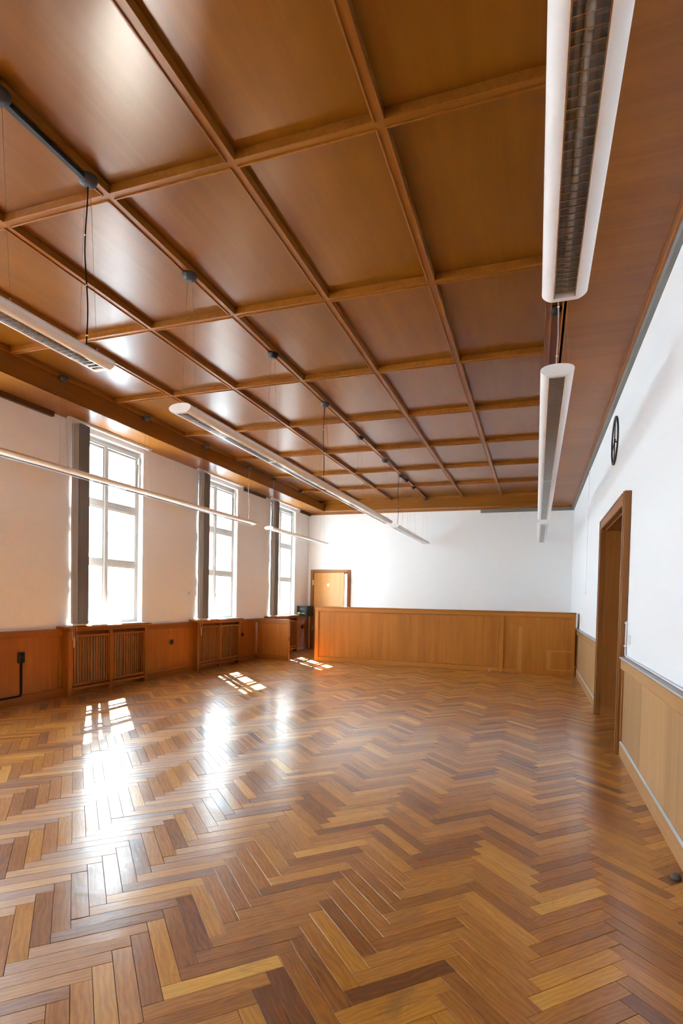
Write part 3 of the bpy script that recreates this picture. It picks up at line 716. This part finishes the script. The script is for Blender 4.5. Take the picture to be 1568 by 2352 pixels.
# ------------------------------------------------------------------ sockets, wall bits
def socket(x, y, z, w_, h, label, face=1, conduit=False, mat='brown', gangs=1):
    s = empty('wall_socket', (x, y, z), label, 'socket', 'dark sockets on the window-wall panelling')
    x0, x1 = (x, x + .022)
    B('plate', mat, s, x0, x1, y - w_ / 2, y + w_ / 2, z, z + h, c=.006)
    for g in range(gangs):
        zz = z + h * (g + .5) / gangs
        MB().lathe((x1, y, zz), [(.024, 0), (.024, .007), (.019, .007), (.019, .002)], 18, 'x').build('outlet', 'black', s)
    if conduit:
        MB().tube([(x + .012, y, z + .01), (x + .012, y, .16), (x + .014, y - .005, .125), (x + .03, y - .03, .112), (x + .03, y - .06, .110), (x + .03, 2.4, .108)], .012, 10).build('conduit', 'black', s)
    return s
socket(XL + .028, 5.10, .51, .095, .135, 'dark double socket with black conduit running down to the skirting', conduit=True, gangs=2)
socket(XL + .028, 8.06, .53, .075, .09, 'dark single socket on the panelling between two radiator covers')
socket(XL + .028, 10.50, .535, .06, .08, 'dark single socket between a radiator cover and the low partition')
socket(XL + .028, 13.70, .56, .07, .09, 'dark single socket under the black metal box')
r = empty('metal_box', (-5.80, 13.65, .905), 'black metal box with green label and yellow sticker on the wainscot cap', 'box')
bx = (-5.955, -5.67, 13.42, 13.88)
B('case', 'boxmetal', r, *bx, .905, 1.155, c=.006)
B('lid', 'boxmetal', r, bx[0] - .003, bx[1] + .004, bx[2] - .004, bx[3], 1.15, 1.178, c=.004)
MB().box(bx[0] + .10, bx[0] + .22, bx[2] - .002, bx[2] + .001, .97, 1.0).build('green_label', 'green', r)
MB().box(bx[0] + .02, bx[0] + .08, bx[2] - .002, bx[2] + .001, .96, 1.01).build('yellow_sticker', 'yellow', r)
MB().tube([(bx[0] + .09, bx[2], 1.10), (bx[0] + .09, bx[2] - .02, 1.10), (bx[0] + .21, bx[2] - .02, 1.10), (bx[0] + .21, bx[2], 1.10)], .005).build('handle', 'steel', r)

# black ring on the doorway wall
r = empty('wall_ring', (XR, 6.88, 2.94), 'black iron ring with spokes mounted high on the doorway wall', 'wall ring')
yc, zc, ro = 6.88, 3.207, .265
ring = MB(); nr = 48; ri = ro - .038
for i in range(nr):
    a = 2 * math.pi * i / nr; ca, sa = math.cos(a), math.sin(a)
    ring.v += [(XR - .016, yc + ro * ca, zc + ro * sa), (XR - .016, yc + ri * ca, zc + ri * sa), (XR - .004, yc + ri * ca, zc + ri * sa), (XR - .004, yc + ro * ca, zc + ro * sa)]
for i in range(nr):
    k = (i + 1) % nr
    for q in range(4): ring.f.append((4 * i + q, 4 * i + (q + 1) % 4, 4 * k + (q + 1) % 4, 4 * k + q))
ring.build('rim', 'iron', r)
for a in (90, 200, 270, 340):
    t = math.radians(a); MB().tube([(XR - .010, yc, zc), (XR - .010, yc + (ro - .02) * math.cos(t), zc + (ro - .02) * math.sin(t))], .0065, 6).build('spoke', 'iron', r)
MB().lathe((XR - .018, yc, zc), [(.018, 0), (.022, .006), (.022, .018)], 16, 'x').build('hub', 'iron', r)
for a in (45, 135):
    t = math.radians(a); MB().tube([(XR - .010, yc + .9 * ro * math.cos(t), zc + .9 * ro * math.sin(t)), (XR + .001, yc + .9 * ro * math.cos(t), zc + .9 * ro * math.sin(t))], .007, 6).build('wall_pin', 'iron', r)

r = empty('wall_cable', (XR - .01, 5.4, .905), 'white cable clipped along the wainscot ledge and up beside the doorway casing', 'cable')
MB().tube([(XR - .012, YF + .3, .911), (XR - .012, 5.45, .911), (XR - .012, 5.555, .915), (XR - .011, 5.572, .94), (XR - .011, 5.570, 1.20), (XR - .004, 5.568, 1.23)], .0065, 8).build('cable_run', 'white', r)
for z in (1.00, 1.21): B('cable_clip', 'white', r, XR - .024, XR, 5.555, 5.583, z - .008, z + .008, c=.003)
s = empty('switch_plate', (XR, 5.42, 1.02), 'small white wall plate beside the doorway casing', 'wall plate')
B('plate', 'white', s, XR - .010, XR, 5.38, 5.46, 1.02, 1.11, c=.003); B('rocker', 'white', s, XR - .014, XR - .010, 5.395, 5.445, 1.035, 1.095, c=.002)
tag(B('cable_duct', 'plaster', None, XR - .012, XR + .001, 10.13, 10.15, 1.54, 3.60, c=.003), 'thin vertical cable duct on the doorway wall beyond the doorway', 'cable duct')
o = MB().cbox(XL, XL + .008, 8.585, 8.605, 1.40, 1.44, c=.003).tube([(XL, 8.595, 1.44), (XL + .03, 8.595, 1.445), (XL + .034, 8.595, 1.46)], .004, 6).build('wall_spot', 'steel', None)  # made-up hook form standing in for a small mark on the plaster
tag(o, 'small spot on the plaster between two windows', 'wall spot')
o = MB().lathe((.705, 3.15, 0), [(.022, 0), (.026, .006), (.022, .022), (.010, .028)], 14).build('floor_lump', 'gravel', None)  # round stop form added to stand for a grey lump of floor debris
tag(o, 'small grey lump of debris on the floor by the pale wainscot', 'debris')
